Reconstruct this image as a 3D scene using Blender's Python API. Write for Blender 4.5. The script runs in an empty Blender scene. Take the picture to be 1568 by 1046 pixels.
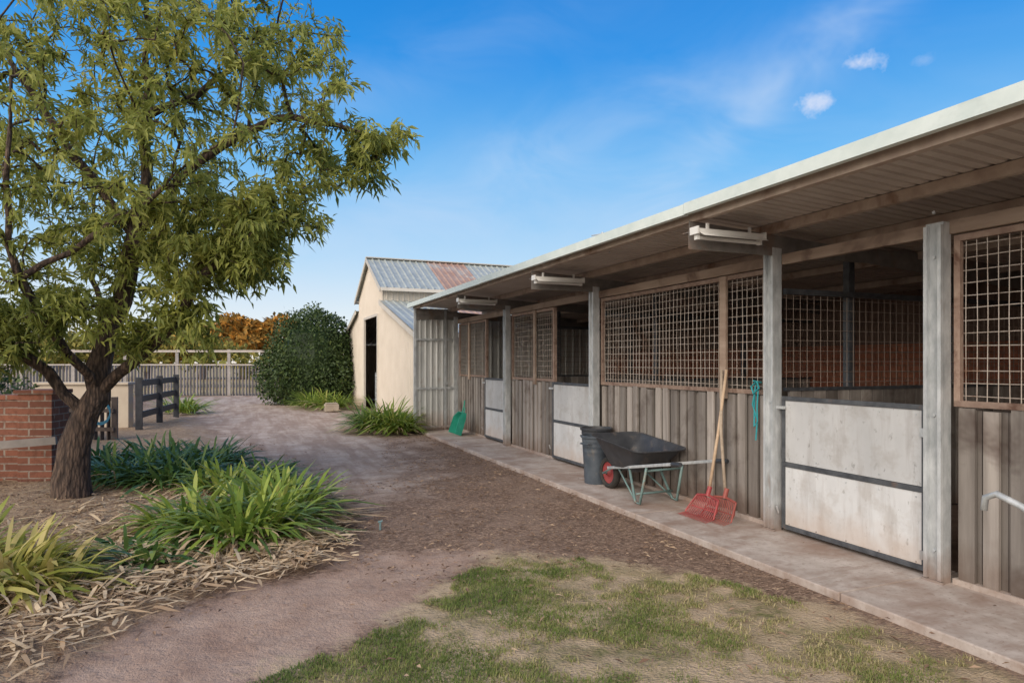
import bpy, math, random
import numpy as np
from mathutils import Vector, Matrix, noise as mnoise
random.seed(7); rng=np.random.default_rng(7)
S=bpy.context.scene
TH=math.radians(22.34); CT,ST=math.cos(TH),math.sin(TH)
# ------------------------------------------------------------ node helpers
class NT:
    def __init__(s,nt): s.nt=nt
    def n(s,t,**k):
        nd=s.nt.nodes.new(t)
        for a,b in k.items(): setattr(nd,a,b)
        return nd
    def set(s,inp,v):
        if hasattr(v,'is_output') or isinstance(v,bpy.types.NodeSocket): s.nt.links.new(v,inp)
        else: inp.default_value=v
    def m(s,op,a,b=0.0,c=None,clamp=False):
        nd=s.n('ShaderNodeMath',operation=op); nd.use_clamp=clamp
        s.set(nd.inputs[0],a); s.set(nd.inputs[1],b)
        if c is not None: s.set(nd.inputs[2],c)
        return nd.outputs[0]
    def dot(s,a,v):
        nd=s.n('ShaderNodeVectorMath',operation='DOT_PRODUCT'); s.set(nd.inputs[0],a); nd.inputs[1].default_value=v
        return nd.outputs['Value']
    def mix(s,f,a,b,bt='MIX'):
        nd=s.n('ShaderNodeMix',data_type='RGBA',blend_type=bt)
        s.set(nd.inputs[0],f)
        for i,v in ((6,a),(7,b)):
            if isinstance(v,(tuple,list)) : v=tuple(v)+(1,)*(4-len(v))
            s.set(nd.inputs[i],v)
        return nd.outputs[2]
    def noise(s,vec,scale,detail=4,rough=.55,dist=0):
        nd=s.n('ShaderNodeTexNoise'); s.set(nd.inputs['Vector'],vec)
        nd.inputs['Scale'].default_value=scale; nd.inputs['Detail'].default_value=min(detail,4)
        nd.inputs['Roughness'].default_value=rough; nd.inputs['Distortion'].default_value=dist
        return nd.outputs['Fac']
    def vor(s,vec,scale,out='Distance',feature='F1'):
        nd=s.n('ShaderNodeTexVoronoi',feature=feature); s.set(nd.inputs['Vector'],vec); nd.inputs['Scale'].default_value=scale
        return nd.outputs[out]
    def mapv(s,vec,sc):
        nd=s.n('ShaderNodeMapping'); s.set(nd.inputs[0],vec); nd.inputs['Scale'].default_value=sc
        return nd.outputs[0]
    def ramp(s,f,pts):
        nd=s.n('ShaderNodeValToRGB'); s.set(nd.inputs[0],f); e=nd.color_ramp.elements
        while len(e)<len(pts): e.new(.5)
        for i,(p,c) in enumerate(pts):
            e[i].position=p; e[i].color=(tuple(c)+(1,)) if isinstance(c,(tuple,list)) else (c,c,c,1)
        return nd.outputs[0]
    def step(s,f,a,b):
        nd=s.n('ShaderNodeMapRange'); s.set(nd.inputs[0],f); nd.inputs[1].default_value=a; nd.inputs[2].default_value=b
        return nd.outputs[0]
def newmat(name):
    m=bpy.data.materials.new(name); m.use_nodes=True
    t=NT(m.node_tree); b=m.node_tree.nodes['Principled BSDF']
    geo=t.n('ShaderNodeNewGeometry'); 
    return m,t,b,geo.outputs['Position']
def bump(t,b,h,strength,dist=.01):
    bn=t.n('ShaderNodeBump'); bn.inputs['Strength'].default_value=strength; bn.inputs['Distance'].default_value=dist
    t.set(bn.inputs['Height'],h); t.set(b.inputs['Normal'],bn.outputs[0])
def rndattr(t):
    a=t.n('ShaderNodeAttribute',attribute_name='rnd'); return a.outputs['Fac']
def M(name,c1,c2,scale=4,stretch=(1,1,1),rough=.7,metal=0,bmp=.3,bd=.006,c3=None,c3scale=2.0,c3lo=.55,c3hi=.7,rv=.25,detail=6,low=None,c3st=(1,1,1),c4=None,c5=None):
    m,t,b,pos=newmat(name)
    v=t.mapv(pos,stretch)
    nf=t.noise(v,scale,detail,.62)
    col=t.mix(t.step(nf,.32,.68),c1,c2)
    if c3 is not None:
        n2=t.noise(t.mapv(pos,c3st),c3scale,7,.68,.3)
        col=t.mix(t.step(n2,c3lo,c3hi),col,c3)
    for cc in (c4,c5):
        if cc is not None:   # (colour, scale, stretch, lo, hi, amount)
            n4=t.noise(t.mapv(pos,cc[2]),cc[1],4,.7)
            col=t.mix(t.m('MULTIPLY',t.step(n4,cc[3],cc[4]),cc[5]),col,cc[0])
    if low is not None:
        sp=t.n('ShaderNodeSeparateXYZ'); t.set(sp.inputs[0],pos)
        zz=t.m('ADD',sp.outputs[2],t.m('MULTIPLY',t.m('SUBTRACT',t.noise(pos,6,5),.5),.35))
        f=t.m('MULTIPLY',t.m('SUBTRACT',1.0,t.step(zz,.05,low[1])),.75)
        col=t.mix(f,col,low[0])
    r=rndattr(t)
    hs=t.n('ShaderNodeHueSaturation'); t.set(hs.inputs['Color'],col)
    t.set(hs.inputs['Value'],t.m('ADD',1-rv/2,t.m('MULTIPLY',r,rv)))
    t.set(b.inputs['Base Color'],hs.outputs[0])
    b.inputs['Metallic'].default_value=metal
    t.set(b.inputs['Roughness'],t.m('ADD',rough-.1,t.m('MULTIPLY',nf,.2)))
    if bmp: bump(t,b,t.noise(v,scale*3,3,.6),bmp,bd)
    return m
def leafmat(name,cols,transl=.35,rough=.5):
    m,t,b,pos=newmat(name)
    r=rndattr(t)
    n=t.noise(pos,1.3,2)
    f=t.m('ADD',t.m('MULTIPLY',r,.75),t.m('MULTIPLY',t.m('SUBTRACT',n,.4),.8),clamp=True)
    col=t.ramp(f,[(i/(len(cols)-1),c) for i,c in enumerate(cols)])
    t.set(b.inputs['Base Color'],col); b.inputs['Roughness'].default_value=rough
    b.inputs['Specular IOR Level'].default_value=.35
    tr=t.n('ShaderNodeBsdfTranslucent'); t.set(tr.inputs[0],col)
    mx=t.n('ShaderNodeMixShader'); mx.inputs[0].default_value=transl
    out=m.node_tree.nodes['Material Output']
    m.node_tree.links.new(b.outputs[0],mx.inputs[1]); m.node_tree.links.new(tr.outputs[0],mx.inputs[2])
    m.node_tree.links.new(mx.outputs[0],out.inputs[0])
    return m
# ------------------------------------------------------------ mesh builder
def empty(name,loc=(0,0,0)):
    e=bpy.data.objects.new(name,None); e.location=loc; S.collection.objects.link(e); e.empty_display_size=.2
    return e
def make(name,verts,faces,mats,parent=None,loc=(0,0,0),rnd=None,mi=None,smooth=False,bevel=0):
    L=Vector(parent.location) if parent else Vector(loc)
    verts=np.asarray(verts,dtype=float)-np.array(L)
    me=bpy.data.meshes.new(name); me.from_pydata(verts.tolist(),[],faces if isinstance(faces,list) else faces.tolist())
    for m in (mats if isinstance(mats,(list,tuple)) else [mats]): me.materials.append(m)
    a=me.attributes.new('rnd','FLOAT','FACE')
    a.data.foreach_set('value',np.asarray(rnd if rnd is not None else rng.random(len(faces)),dtype=np.float32))
    if mi is not None: me.polygons.foreach_set('material_index',np.asarray(mi,dtype=np.int32))
    if smooth: me.polygons.foreach_set('use_smooth',np.ones(len(faces),dtype=bool))
    me.update()
    o=bpy.data.objects.new(name,me); S.collection.objects.link(o)
    if parent: o.parent=parent
    else: o.location=L
    if bevel:
        b=o.modifiers.new('bevel','BEVEL'); b.width=bevel; b.segments=2; b.limit_method='ANGLE'
    return o
class MB:
    def __init__(s): s.v=[];s.f=[];s.r=[];s.m=[]
    def add(s,vs,fs,mi=0,r=None):
        b=len(s.v); s.v+= [tuple(x) for x in vs]
        r=random.random() if r is None else r
        for f in fs: s.f.append([b+i for i in f]); s.r.append(r); s.m.append(mi)
    def box(s,a,b,mi=0,r=None):
        x0,y0,z0=[min(p,q) for p,q in zip(a,b)]; x1,y1,z1=[max(p,q) for p,q in zip(a,b)]
        s.add([(x0,y0,z0),(x1,y0,z0),(x1,y1,z0),(x0,y1,z0),(x0,y0,z1),(x1,y0,z1),(x1,y1,z1),(x0,y1,z1)],
          [(0,3,2,1),(4,5,6,7),(0,1,5,4),(1,2,6,5),(2,3,7,6),(3,0,4,7)],mi,r)
    def beam(s,p,q,w,h,mi=0,up=(0,0,1),r=None):
        p=Vector(p);q=Vector(q);d=(q-p).normalized();up=Vector(up)
        if abs(d.dot(up))>.98: up=Vector((0,1,0))
        x=d.cross(up).normalized()*(w/2); y=x.cross(d).normalized()*(h/2)
        s.add([p-x-y,p+x-y,p+x+y,p-x+y,q-x-y,q+x-y,q+x+y,q-x+y],[(0,1,2,3),(7,6,5,4),(0,4,5,1),(1,5,6,2),(2,6,7,3),(3,7,4,0)],mi,r)
    def tube(s,pts,rad,n=8,mi=0,r=None,caps=True):
        pts=[Vector(p) for p in pts]; k=len(pts); rr=rad if isinstance(rad,(list,tuple)) else [rad]*k
        vs=[];fs=[];prev=None
        for i,p in enumerate(pts):
            d=(pts[min(i+1,k-1)]-pts[max(i-1,0)]).normalized()
            if prev is None:
                a=Vector((0,0,1)) if abs(d.z)<.9 else Vector((1,0,0)); x=d.cross(a).normalized()
            else: x=(prev-d*prev.dot(d)).normalized()
            prev=x; y=d.cross(x)
            for j in range(n):
                an=2*math.pi*j/n; vs.append(p+(x*math.cos(an)+y*math.sin(an))*rr[i])
        for i in range(k-1):
            for j in range(n):
                a=i*n+j;b=i*n+(j+1)%n; fs.append((a,b,b+n,a+n))
        if caps: fs.append(tuple(range(n))[::-1]); fs.append(tuple((k-1)*n+j for j in range(n)))
        s.add(vs,fs,mi,r)
    def lathe(s,c,prof,n=24,mi=0,r=None,ax=None):
        c=Vector(c); vs=[];fs=[]
        X,Y,Z=(Vector((1,0,0)),Vector((0,1,0)),Vector((0,0,1))) if ax is None else ax
        for (rad,z) in prof:
            for j in range(n):
                an=2*math.pi*j/n; vs.append(c+X*(rad*math.cos(an))+Y*(rad*math.sin(an))+Z*z)
        for i in range(len(prof)-1):
            for j in range(n):
                a=i*n+j;b=i*n+(j+1)%n; fs.append((a,b,b+n,a+n))
        s.add(vs,fs,mi,r)
    def ribbed(s,o,a,nrm,up,L,bot,top,pitch=.2,depth=.03,mi=0,s0=0.0,r=None):
        o=Vector(o);a=Vector(a);nrm=Vector(nrm);up=Vector(up)
        fb=bot if callable(bot) else (lambda x:bot); ft=top if callable(top) else (lambda x:top)
        pr=[];k=math.floor(s0/pitch)-1
        while k*pitch<s0+L+pitch:
            for fr,oo in ((0,0),(.62,0),(.72,1),(.88,1),(.98,0)): pr.append(((k+fr)*pitch,oo*depth))
            k+=1
        P=[p for p in pr if s0<p[0]<s0+L]
        def off(x):
            for i in range(len(pr)-1):
                if pr[i][0]<=x<=pr[i+1][0]:
                    q=(x-pr[i][0])/(pr[i+1][0]-pr[i][0]+1e-9); return pr[i][1]*(1-q)+pr[i+1][1]*q
            return 0
        P=[(s0,off(s0))]+P+[(s0+L,off(s0+L))]
        vs=[];fs=[]
        for (x,oo) in P:
            vs.append(o+a*x+nrm*oo+up*fb(x)); vs.append(o+a*x+nrm*oo+up*ft(x))
        for i in range(len(P)-1): fs.append((2*i,2*i+2,2*i+3,2*i+1))
        s.add(vs,fs,mi,r)
    def make(s,name,mats,parent=None,loc=(0,0,0),smooth=False,bevel=0):
        return make(name,s.v,s.f,mats,parent,loc,s.r,s.m,smooth,bevel)
def set_autosmooth(o,ang=40):
    me=o.data; me.polygons.foreach_set('use_smooth',np.ones(len(me.polygons),dtype=bool))
    try: me.set_sharp_from_angle(angle=math.radians(ang))
    except Exception: pass
# ------------------------------------------------------------ materials
timber=M('weathered_timber',(.175,.155,.142),(.35,.32,.295),scale=9,stretch=(1,1,.08),rough=.85,bmp=.6,bd=.006,c3=(.12,.092,.08),c3scale=2.2,c3lo=.52,c3hi=.74,rv=.75,low=((.15,.10,.075),.35))
timber_brown=M('brown_timber',(.27,.195,.15),(.42,.33,.265),scale=8,stretch=(1,.15,1),rough=.8,bmp=.4,c3=(.16,.105,.08),rv=.3)
rusty=M('rusty_steel',(.22,.145,.115),(.36,.27,.22),scale=10,rough=.8,bmp=.3,c3=(.13,.07,.05),c3scale=5,rv=.3)
wire=M('mesh_wire',(.42,.36,.31),(.56,.51,.47),scale=4,rough=.6,metal=.0,bmp=0,c3=(.26,.16,.11),c3scale=3,rv=.2)
galv=M('galvanised_steel',(.38,.41,.43),(.62,.65,.67),scale=14,stretch=(1,1,.4),rough=.5,metal=.3,bmp=.15,c3=(.30,.23,.19),c3scale=4,c3lo=.62,c3hi=.78,rv=.15,low=((.27,.17,.12),.3),c3st=(1,1,.4))
darksteel=M('dark_steel',(.05,.055,.065),(.11,.12,.135),scale=12,rough=.55,metal=.2,bmp=.15,c3=(.17,.11,.08),c3scale=6,c3lo=.6,c3hi=.75,rv=.15)
board=M('painted_board',(.47,.485,.50),(.60,.615,.63),scale=2.2,stretch=(1,1,.5),rough=.7,bmp=.12,c3=(.30,.30,.30),c3scale=24,c3lo=.61,c3hi=.74,rv=.26,low=((.42,.33,.27),.36),c3st=(1,1,.5),c4=((.33,.31,.30),9,(1,1,.12),.52,.75,.6),c5=((.36,.34,.32),3.5,(1,1,1),.50,.64,.45))
soffit=M('roof_underside',(.46,.40,.36),(.56,.50,.455),scale=3,rough=.65,bmp=.1,c3=(.32,.24,.19),c3scale=1.6,c3lo=.62,c3hi=.9,rv=.08)
rooftop=M('roof_metal',(.35,.385,.37),(.46,.50,.48),scale=4,rough=.5,metal=.2,bmp=.1,rv=.08)
rustroof=M('rusted_roof',(.34,.215,.17),(.44,.32,.27),scale=3,rough=.7,metal=.1,bmp=.1,c3=(.40,.39,.37),c3scale=1.5,rv=.1)
fasciam=M('fascia_paint',(.60,.69,.67),(.72,.80,.78),scale=5,rough=.5,bmp=.05,c3=(.44,.50,.48),c3scale=3,c3lo=.58,c3hi=.85,rv=.08)
cream=M('cream_cladding',(.60,.54,.46),(.67,.61,.53),scale=2,rough=.55,bmp=.05,rv=.04,low=((.42,.31,.23),.4))
greysheet=M('grey_sheet',(.47,.485,.48),(.62,.635,.63),scale=5,stretch=(1,1,.25),rough=.55,metal=.15,bmp=.1,c3=(.36,.28,.23),c3scale=3,c3lo=.57,c3hi=.8,rv=.1,low=((.30,.18,.12),.5))
concrete=M('concrete',(.38,.325,.29),(.53,.475,.44),scale=7,rough=.85,bmp=.4,bd=.004,c3=(.30,.22,.18),c3scale=1.7,c3lo=.42,c3hi=.66,rv=.05,c4=((.22,.165,.135),30,(1,1,1),.56,.70,.65),c5=((.26,.18,.14),4,(.5,1.6,1),.52,.66,.5))
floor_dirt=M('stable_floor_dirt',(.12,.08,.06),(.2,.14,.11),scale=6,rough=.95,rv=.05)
white=M('white_enamel',(.70,.70,.68),(.78,.78,.76),scale=6,rough=.4,bmp=0,rv=.05)
blackpl=M('black_plastic',(.028,.032,.040),(.055,.06,.07),scale=7,rough=.5,bmp=.1,c3=(.16,.13,.11),c3scale=9,c3lo=.58,c3hi=.85,rv=.1)
bluegrey=M('bluegrey_plastic',(.05,.065,.085),(.085,.105,.13),scale=7,rough=.5,bmp=.1,c3=(.18,.16,.14),c3scale=8,c3lo=.58,c3hi=.85,rv=.1)
redpl=M('red_plastic',(.28,.04,.045),(.38,.08,.075),scale=9,rough=.5,bmp=.05,rv=.2)
tealpl=M('green_plastic',(.02,.30,.21),(.04,.38,.28),scale=9,rough=.45,bmp=.05,rv=.1)
tealst=M('teal_painted_steel',(.12,.20,.20),(.18,.27,.26),scale=14,rough=.5,bmp=.1,c3=(.25,.16,.11),c3scale=9,rv=.1)
handlew=M('handle_wood',(.46,.33,.22),(.60,.46,.33),scale=20,rough=.6,bmp=.1,rv=.2)
rope=M('teal_webbing',(.02,.27,.32),(.04,.36,.40),scale=30,rough=.8,rv=.1)
blackwood=M('black_painted_timber',(.022,.023,.027),(.05,.052,.06),scale=8,rough=.6,bmp=.2,rv=.3)
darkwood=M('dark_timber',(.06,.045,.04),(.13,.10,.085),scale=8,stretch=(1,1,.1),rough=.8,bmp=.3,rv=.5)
fencew=M('grey_fence_timber',(.27,.23,.21),(.44,.39,.36),scale=6,stretch=(1,1,.1),rough=.8,bmp=.3,c3=(.18,.14,.12),rv=.7)
railw=M('pale_rail_timber',(.34,.31,.28),(.46,.42,.39),scale=6,rough=.75,bmp=.1,rv=.2)
render_w=M('cream_render',(.46,.39,.31),(.54,.47,.38),scale=2,rough=.85,bmp=.2,rv=.05)
rubber=M('tyre_rubber',(.02,.02,.02),(.05,.045,.04),scale=12,rough=.85,bmp=.2,rv=.1)
def bark():
    m,t,b,pos=newmat('bark')
    v=t.mapv(pos,(1,1,.25)); n=t.noise(v,22,8,.7,.6); vo=t.vor(v,34)
    c=t.mix(t.step(n,.3,.7),(.055,.037,.028),(.20,.135,.10)); c=t.mix(t.step(vo,.3,.75),c,(.04,.027,.022))
    t.set(b.inputs['Base Color'],c); b.inputs['Roughness'].default_value=.9
    bump(t,b,t.m('ADD',n,t.m('MULTIPLY',vo,-.8)),1.0,.03); return m
barkm=bark()
def brick(name,c1,c2,mortar):
    m,t,b,pos=newmat(name)
    sp=t.n('ShaderNodeSeparateXYZ'); t.set(sp.inputs[0],pos)
    cb=t.n('ShaderNodeCombineXYZ'); t.set(cb.inputs[0],t.m('ADD',sp.outputs[0],sp.outputs[1])); t.set(cb.inputs[1],sp.outputs[2])
    br=t.n('ShaderNodeTexBrick'); t.set(br.inputs['Vector'],cb.outputs[0])
    br.inputs['Color1'].default_value=c1+(1,); br.inputs['Color2'].default_value=c2+(1,); br.inputs['Mortar'].default_value=mortar+(1,)
    br.inputs['Scale'].default_value=1; br.inputs['Brick Width'].default_value=.24; br.inputs['Row Height'].default_value=.086; br.inputs['Mortar Size'].default_value=.008
    br.inputs['Mortar Smooth'].default_value=.2
    n=t.noise(pos,18,6,.7)
    t.set(b.inputs['Base Color'],t.mix(t.step(n,.45,.75),br.outputs[0],tuple(x*.5 for x in c1))); b.inputs['Roughness'].default_value=.9
    bump(t,b,t.m('ADD',t.m('MULTIPLY',n,.3),t.m('SUBTRACT',1.0,br.outputs['Fac'])),.6,.008); return m
brickm=brick('red_brick',(.27,.105,.065),(.16,.062,.042),(.30,.25,.21))
backbrick=brick('stable_back_brick',(.44,.17,.10),(.36,.13,.08),(.28,.16,.11))
tree_leaf=leafmat('tree_leaves',[(.13,.17,.045),(.28,.32,.08),(.46,.47,.12),(.66,.60,.22)],.5)
agap=leafmat('agapanthus_leaves',[(.09,.16,.035),(.19,.29,.05),(.34,.42,.08),(.58,.52,.18)],.35,.4)
agapdark=leafmat('agapanthus_dark_leaves',[(.045,.095,.035),(.08,.16,.045),(.14,.24,.06),(.26,.33,.09)],.3,.4)
agapyel=leafmat('agapanthus_yellow_leaves',[(.17,.22,.045),(.32,.35,.07),(.52,.46,.15),(.62,.48,.26)],.35,.45)
straw=leafmat('dry_leaves',[(.26,.17,.11),(.45,.33,.21),(.62,.49,.33),(.74,.61,.43)],.15,.8)
litterm=leafmat('leaf_litter',[(.11,.07,.05),(.20,.13,.09),(.33,.23,.16),(.48,.37,.26)],.1,.8)
grassm=leafmat('grass_blades',[(.11,.17,.04),(.20,.25,.065),(.40,.36,.17),(.62,.51,.33)],.3,.7)
shrubm=leafmat('shrub_leaves',[(.022,.045,.016),(.045,.08,.024),(.075,.12,.035),(.14,.18,.05)],.2,.5)
pinem=leafmat('sunlit_pine_foliage',[(.09,.07,.02),(.30,.18,.04),(.62,.31,.06),(.80,.42,.10)],.2,.7)  # orange of the low sun on the distant pines, painted into the leaf colours
bushfar=leafmat('far_bush_foliage',[(.09,.10,.025),(.19,.19,.04),(.32,.28,.065),(.46,.34,.09)],.25,.7)
# ------------------------------------------------------------ ground
def poly_sd(P,poly):
    poly=np.array(poly); n=len(poly); d=np.full(len(P),1e9); ins=np.zeros(len(P),bool)
    for i in range(n):
        a=poly[i];b=poly[(i+1)%n]; ab=b-a; t=np.clip(((P-a)@ab)/(ab@ab),0,1)
        d=np.minimum(d,np.linalg.norm(P-(a+t[:,None]*ab),axis=1))
        c=((a[1]>P[:,1])!=(b[1]>P[:,1]))&(P[:,0]<(b[0]-a[0])*(P[:,1]-a[1])/(b[1]-a[1]+1e-12)+a[0]); ins^=c
    return np.where(ins,d,-d)
GRASS=[(-2.2,1.2),(-.5,2.7),(.02,3.30),(.62,3.65),(1.3,4.35),(1.85,4.83),(2.44,4.45),(3.05,3.75),(3.3,2.9),(3.46,2.1),(3.46,-3),(-2.2,-3)]
PATH=[(-3.5,1.0),(-1.6,3.0),(-.9,3.7),(-.62,4.24),(-.1,4.70),(.46,4.85),(.878,5.2),(1.5,5.05),(1.85,4.85),(1.3,4.35),(.62,3.65),(.02,3.3),(-.5,2.7),(-2.2,1.2)]
DRIVE=[(-.3,13),(.6,9.0),(1.3,7.2),(2.2,8.8),(3.0,12.5),(3.3,16),(3.4,24),(3.3,31),(-1,32.5),(-3.2,31),(-2.5,24),(-1.1,19.5)]
BED=[(-3.4,1.5),(-1.6,3.1),(-.8,3.75),(-.55,4.3),(-.05,4.82),(.46,5.0),(.80,6.0),(.85,8.9),(-.26,13.1),(-1.2,19.5),(-3,24),(-9,24),(-9,1.5)]
def axis(pts):
    out=[]
    for (a,b,st) in pts: out+=list(np.arange(a,b,st))
    out.append(pts[-1][1]); return np.array(out)
xs=axis([(-900,-200,100),(-200,-40,20),(-40,-10,2.5),(-10,-4,.25),(-4,4.4,.06),(4.4,12,.8),(12,40,4),(40,200,20),(200,900,100)])
ys=axis([(-300,-60,60),(-60,-6,6),(-6,1,.5),(1,9,.06),(9,16,.12),(16,36,.5),(36,80,4),(80,200,20),(200,1500,130)])
XX,YY=np.meshgrid(xs,ys); P=np.stack([XX.ravel(),YY.ravel()],1)
def fbm(p,sc,seed=0.0,o=3): return mnoise.fractal(Vector((p[0]*sc+seed,p[1]*sc-seed,seed)),1.0,2.0,o)
near=(np.abs(P[:,0])<14)&(P[:,1]>-3)&(P[:,1]<36)
Z=np.zeros(len(P))
bedd=poly_sd(P,BED)
for i in np.nonzero(near)[0]:
    p=P[i]; Z[i]=.016*fbm(p,1.2,3)+.008*fbm(p,5,9,2)
Z+=np.where(bedd>0,np.clip(bedd,0,.5)*.12,0)*(near)
Z[(P[:,0]>3.3)&near]*=.2
Z-=.014
nx,ny=len(xs),len(ys)
idx=np.arange(nx*ny).reshape(ny,nx)
F=np.stack([idx[:-1,:-1],idx[:-1,1:],idx[1:,1:],idx[1:,:-1]],-1).reshape(-1,4)
def groundmat():
    m,t,b,pos=newmat('ground_surface')
    a=t.n('ShaderNodeAttribute',attribute_name='mask'); sp=t.n('ShaderNodeSeparateColor'); t.set(sp.inputs[0],a.outputs['Color'])
    n1=t.noise(pos,2.2,4,.65); n2=t.noise(pos,14,3,.7); n3=t.noise(pos,70,3,.75); big=t.noise(pos,.7,3,.6); rut=t.noise(t.mapv(pos,(1.7,.22,1)),2.0,3,.6)
    w=t.m('ADD',t.m('MULTIPLY',t.m('SUBTRACT',n1,.5),1.1),t.m('MULTIPLY',t.m('SUBTRACT',n2,.5),.7))
    def msk(s,k=3.0):
        return t.m('ADD',t.m('MULTIPLY',t.m('SUBTRACT',t.m('ADD',s,w),.5),k),.5,clamp=True)
    vn=t.n('ShaderNodeTexVoronoi'); t.set(vn.inputs['Vector'],t.mapv(pos,(1,1.6,1))); vn.inputs['Scale'].default_value=45
    vo=vn.outputs['Distance']; sc=t.n('ShaderNodeSeparateColor'); t.set(sc.inputs[0],vn.outputs['Color'])
    base=t.mix(t.step(n2,.3,.7),(.15,.098,.072),(.28,.195,.145))
    base=t.mix(t.m('MULTIPLY',t.step(sc.outputs[0],.74,.8),.7),base,(.42,.30,.22))
    base=t.mix(t.m('MULTIPLY',t.step(sc.outputs[1],.75,.82),.6),base,(.08,.052,.04))
    base=t.mix(t.m('MULTIPLY',t.step(big,.5,.65),.6),base,(.34,.25,.195))
    far=t.mix(t.step(big,.35,.65),(.24,.19,.09),(.40,.32,.18))
    path=t.mix(t.step(n1,.3,.7),(.33,.225,.175),(.46,.345,.28)); path=t.mix(t.m('MULTIPLY',t.step(n3,.5,.8),.5),path,(.19,.125,.09)); path=t.mix(t.m('MULTIPLY',t.step(n2,.52,.72),.45),path,(.24,.16,.12))
    drive=t.mix(t.step(n1,.35,.65),(.40,.315,.26),(.55,.46,.395)); drive=t.mix(t.m('MULTIPLY',t.step(rut,.42,.60),.65),drive,(.29,.205,.16)); drive=t.mix(t.m('MULTIPLY',t.step(n2,.48,.70),.5),drive,(.26,.185,.145))
    bed=t.mix(t.step(n2,.3,.65),(.22,.145,.10),(.44,.33,.22)); bed=t.mix(t.step(n3,.5,.7),bed,(.12,.08,.055))
    gr=t.mix(t.step(n2,.35,.6),(.16,.16,.065),(.31,.245,.15)); 
    gr=t.mix(t.step(t.m('ADD',n1,t.m('MULTIPLY',n3,.2)),.50,.68),gr,(.48,.375,.26)); gr=t.mix(t.m('MULTIPLY',t.step(n3,.5,.7),.5),gr,(.15,.105,.075))
    pm=msk(sp.outputs[1]); dm=msk(a.outputs['Alpha'],2.2)
    c=t.mix(msk(sp.outputs[2]),base,bed)
    c=t.mix(pm,c,path)
    c=t.mix(dm,c,drive)
    c=t.mix(msk(sp.outputs[0],4),c,gr)
    s3=t.n('ShaderNodeSeparateXYZ'); t.set(s3.inputs[0],pos)
    c=t.mix(t.step(s3.outputs[1],32,36),c,far)
    t.set(b.inputs['Base Color'],c); b.inputs['Roughness'].default_value=.95; b.inputs['Specular IOR Level'].default_value=.2
    sm=t.m('SUBTRACT',1.0,t.m('MULTIPLY',t.m('MAXIMUM',pm,dm),.85))
    h=t.m('ADD',t.m('MULTIPLY',n2,.9),t.m('ADD',t.m('MULTIPLY',n3,.45),t.m('MULTIPLY',t.m('MULTIPLY',vo,.4),sm)))
    bump(t,b,h,.9,.022); return m
gob=make('ground',np.c_[P,Z],F,groundmat(),smooth=True)
def soft(sd,w): return np.clip(sd/w*.5+.5,0,1)
mask=np.stack([soft(poly_sd(P,GRASS),.35),soft(poly_sd(P,PATH),.3),soft(bedd,.25),soft(poly_sd(P,DRIVE),1.3)],1).astype(np.float32)
ca=gob.data.color_attributes.new('mask','FLOAT_COLOR','POINT'); ca.data.foreach_set('color',mask.ravel())
# ------------------------------------------------------------ strips / leaves
def strips(name,base,dirs,length,width,droop,mat,parent=None,seg=5,loc=(0,0,0),flat=False):
    N=len(base); T=np.linspace(0,1,seg+1); V=np.zeros((N,seg+1,2,3))
    side=np.cross(dirs,np.array([0,0,1.0])); sn=np.linalg.norm(side,axis=1,keepdims=True); side=np.where(sn<1e-3,np.array([1.0,0,0]),side/np.maximum(sn,1e-3))
    tw=rng.uniform(-.5,.5,(N,1)); upv=np.cross(side,dirs); side=side*np.cos(tw)+upv*np.sin(tw)
    hd=dirs.copy(); hd[:,2]=0; hd/=np.maximum(np.linalg.norm(hd,axis=1,keepdims=True),1e-3)
    for i,tt in enumerate(T):
        c=base+dirs*(length[:,None]*tt)+hd*(length*droop*.35*tt**2)[:,None]; c[:,2]-=length*droop*tt**2.2*.8
        c[:,2]=np.maximum(c[:,2],base[:,2]+.004) 
        wd=width*(1-.12*tt) if i<seg else width*.12
        if i==0: wd=width*.6
        V[:,i,0]=c-side*wd[:,None]/2; V[:,i,1]=c+side*wd[:,None]/2
    n2=(seg+1)*2; b=np.arange(N)[:,None]*n2
    fs=[]
    for i in range(seg): fs.append(np.stack([b[:,0]+2*i,b[:,0]+2*i+1,b[:,0]+2*i+3,b[:,0]+2*i+2],1))
    F=np.stack(fs,1).reshape(-1,4); r=np.repeat(rng.random(N),seg)
    return V.reshape(-1,3),F,r
def kites(cen,d,nrm,L,W,fold=.0):
    s=np.cross(d,nrm); s/=np.maximum(np.linalg.norm(s,axis=1,keepdims=True),1e-4)
    V=np.zeros((len(cen),4,3)); V[:,0]=cen; V[:,2]=cen+d*L[:,None]; V[:,2,2]-=L*.15
    mid=cen+d*(L*.45)[:,None]+nrm*(L*.05)[:,None]
    V[:,1]=mid+s*(W/2)[:,None]; V[:,3]=mid-s*(W/2)[:,None]
    F=np.arange(len(cen)*4).reshape(-1,4); return V.reshape(-1,3),F
def unit(v): return v/np.maximum(np.linalg.norm(v,axis=1,keepdims=True),1e-6)
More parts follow.
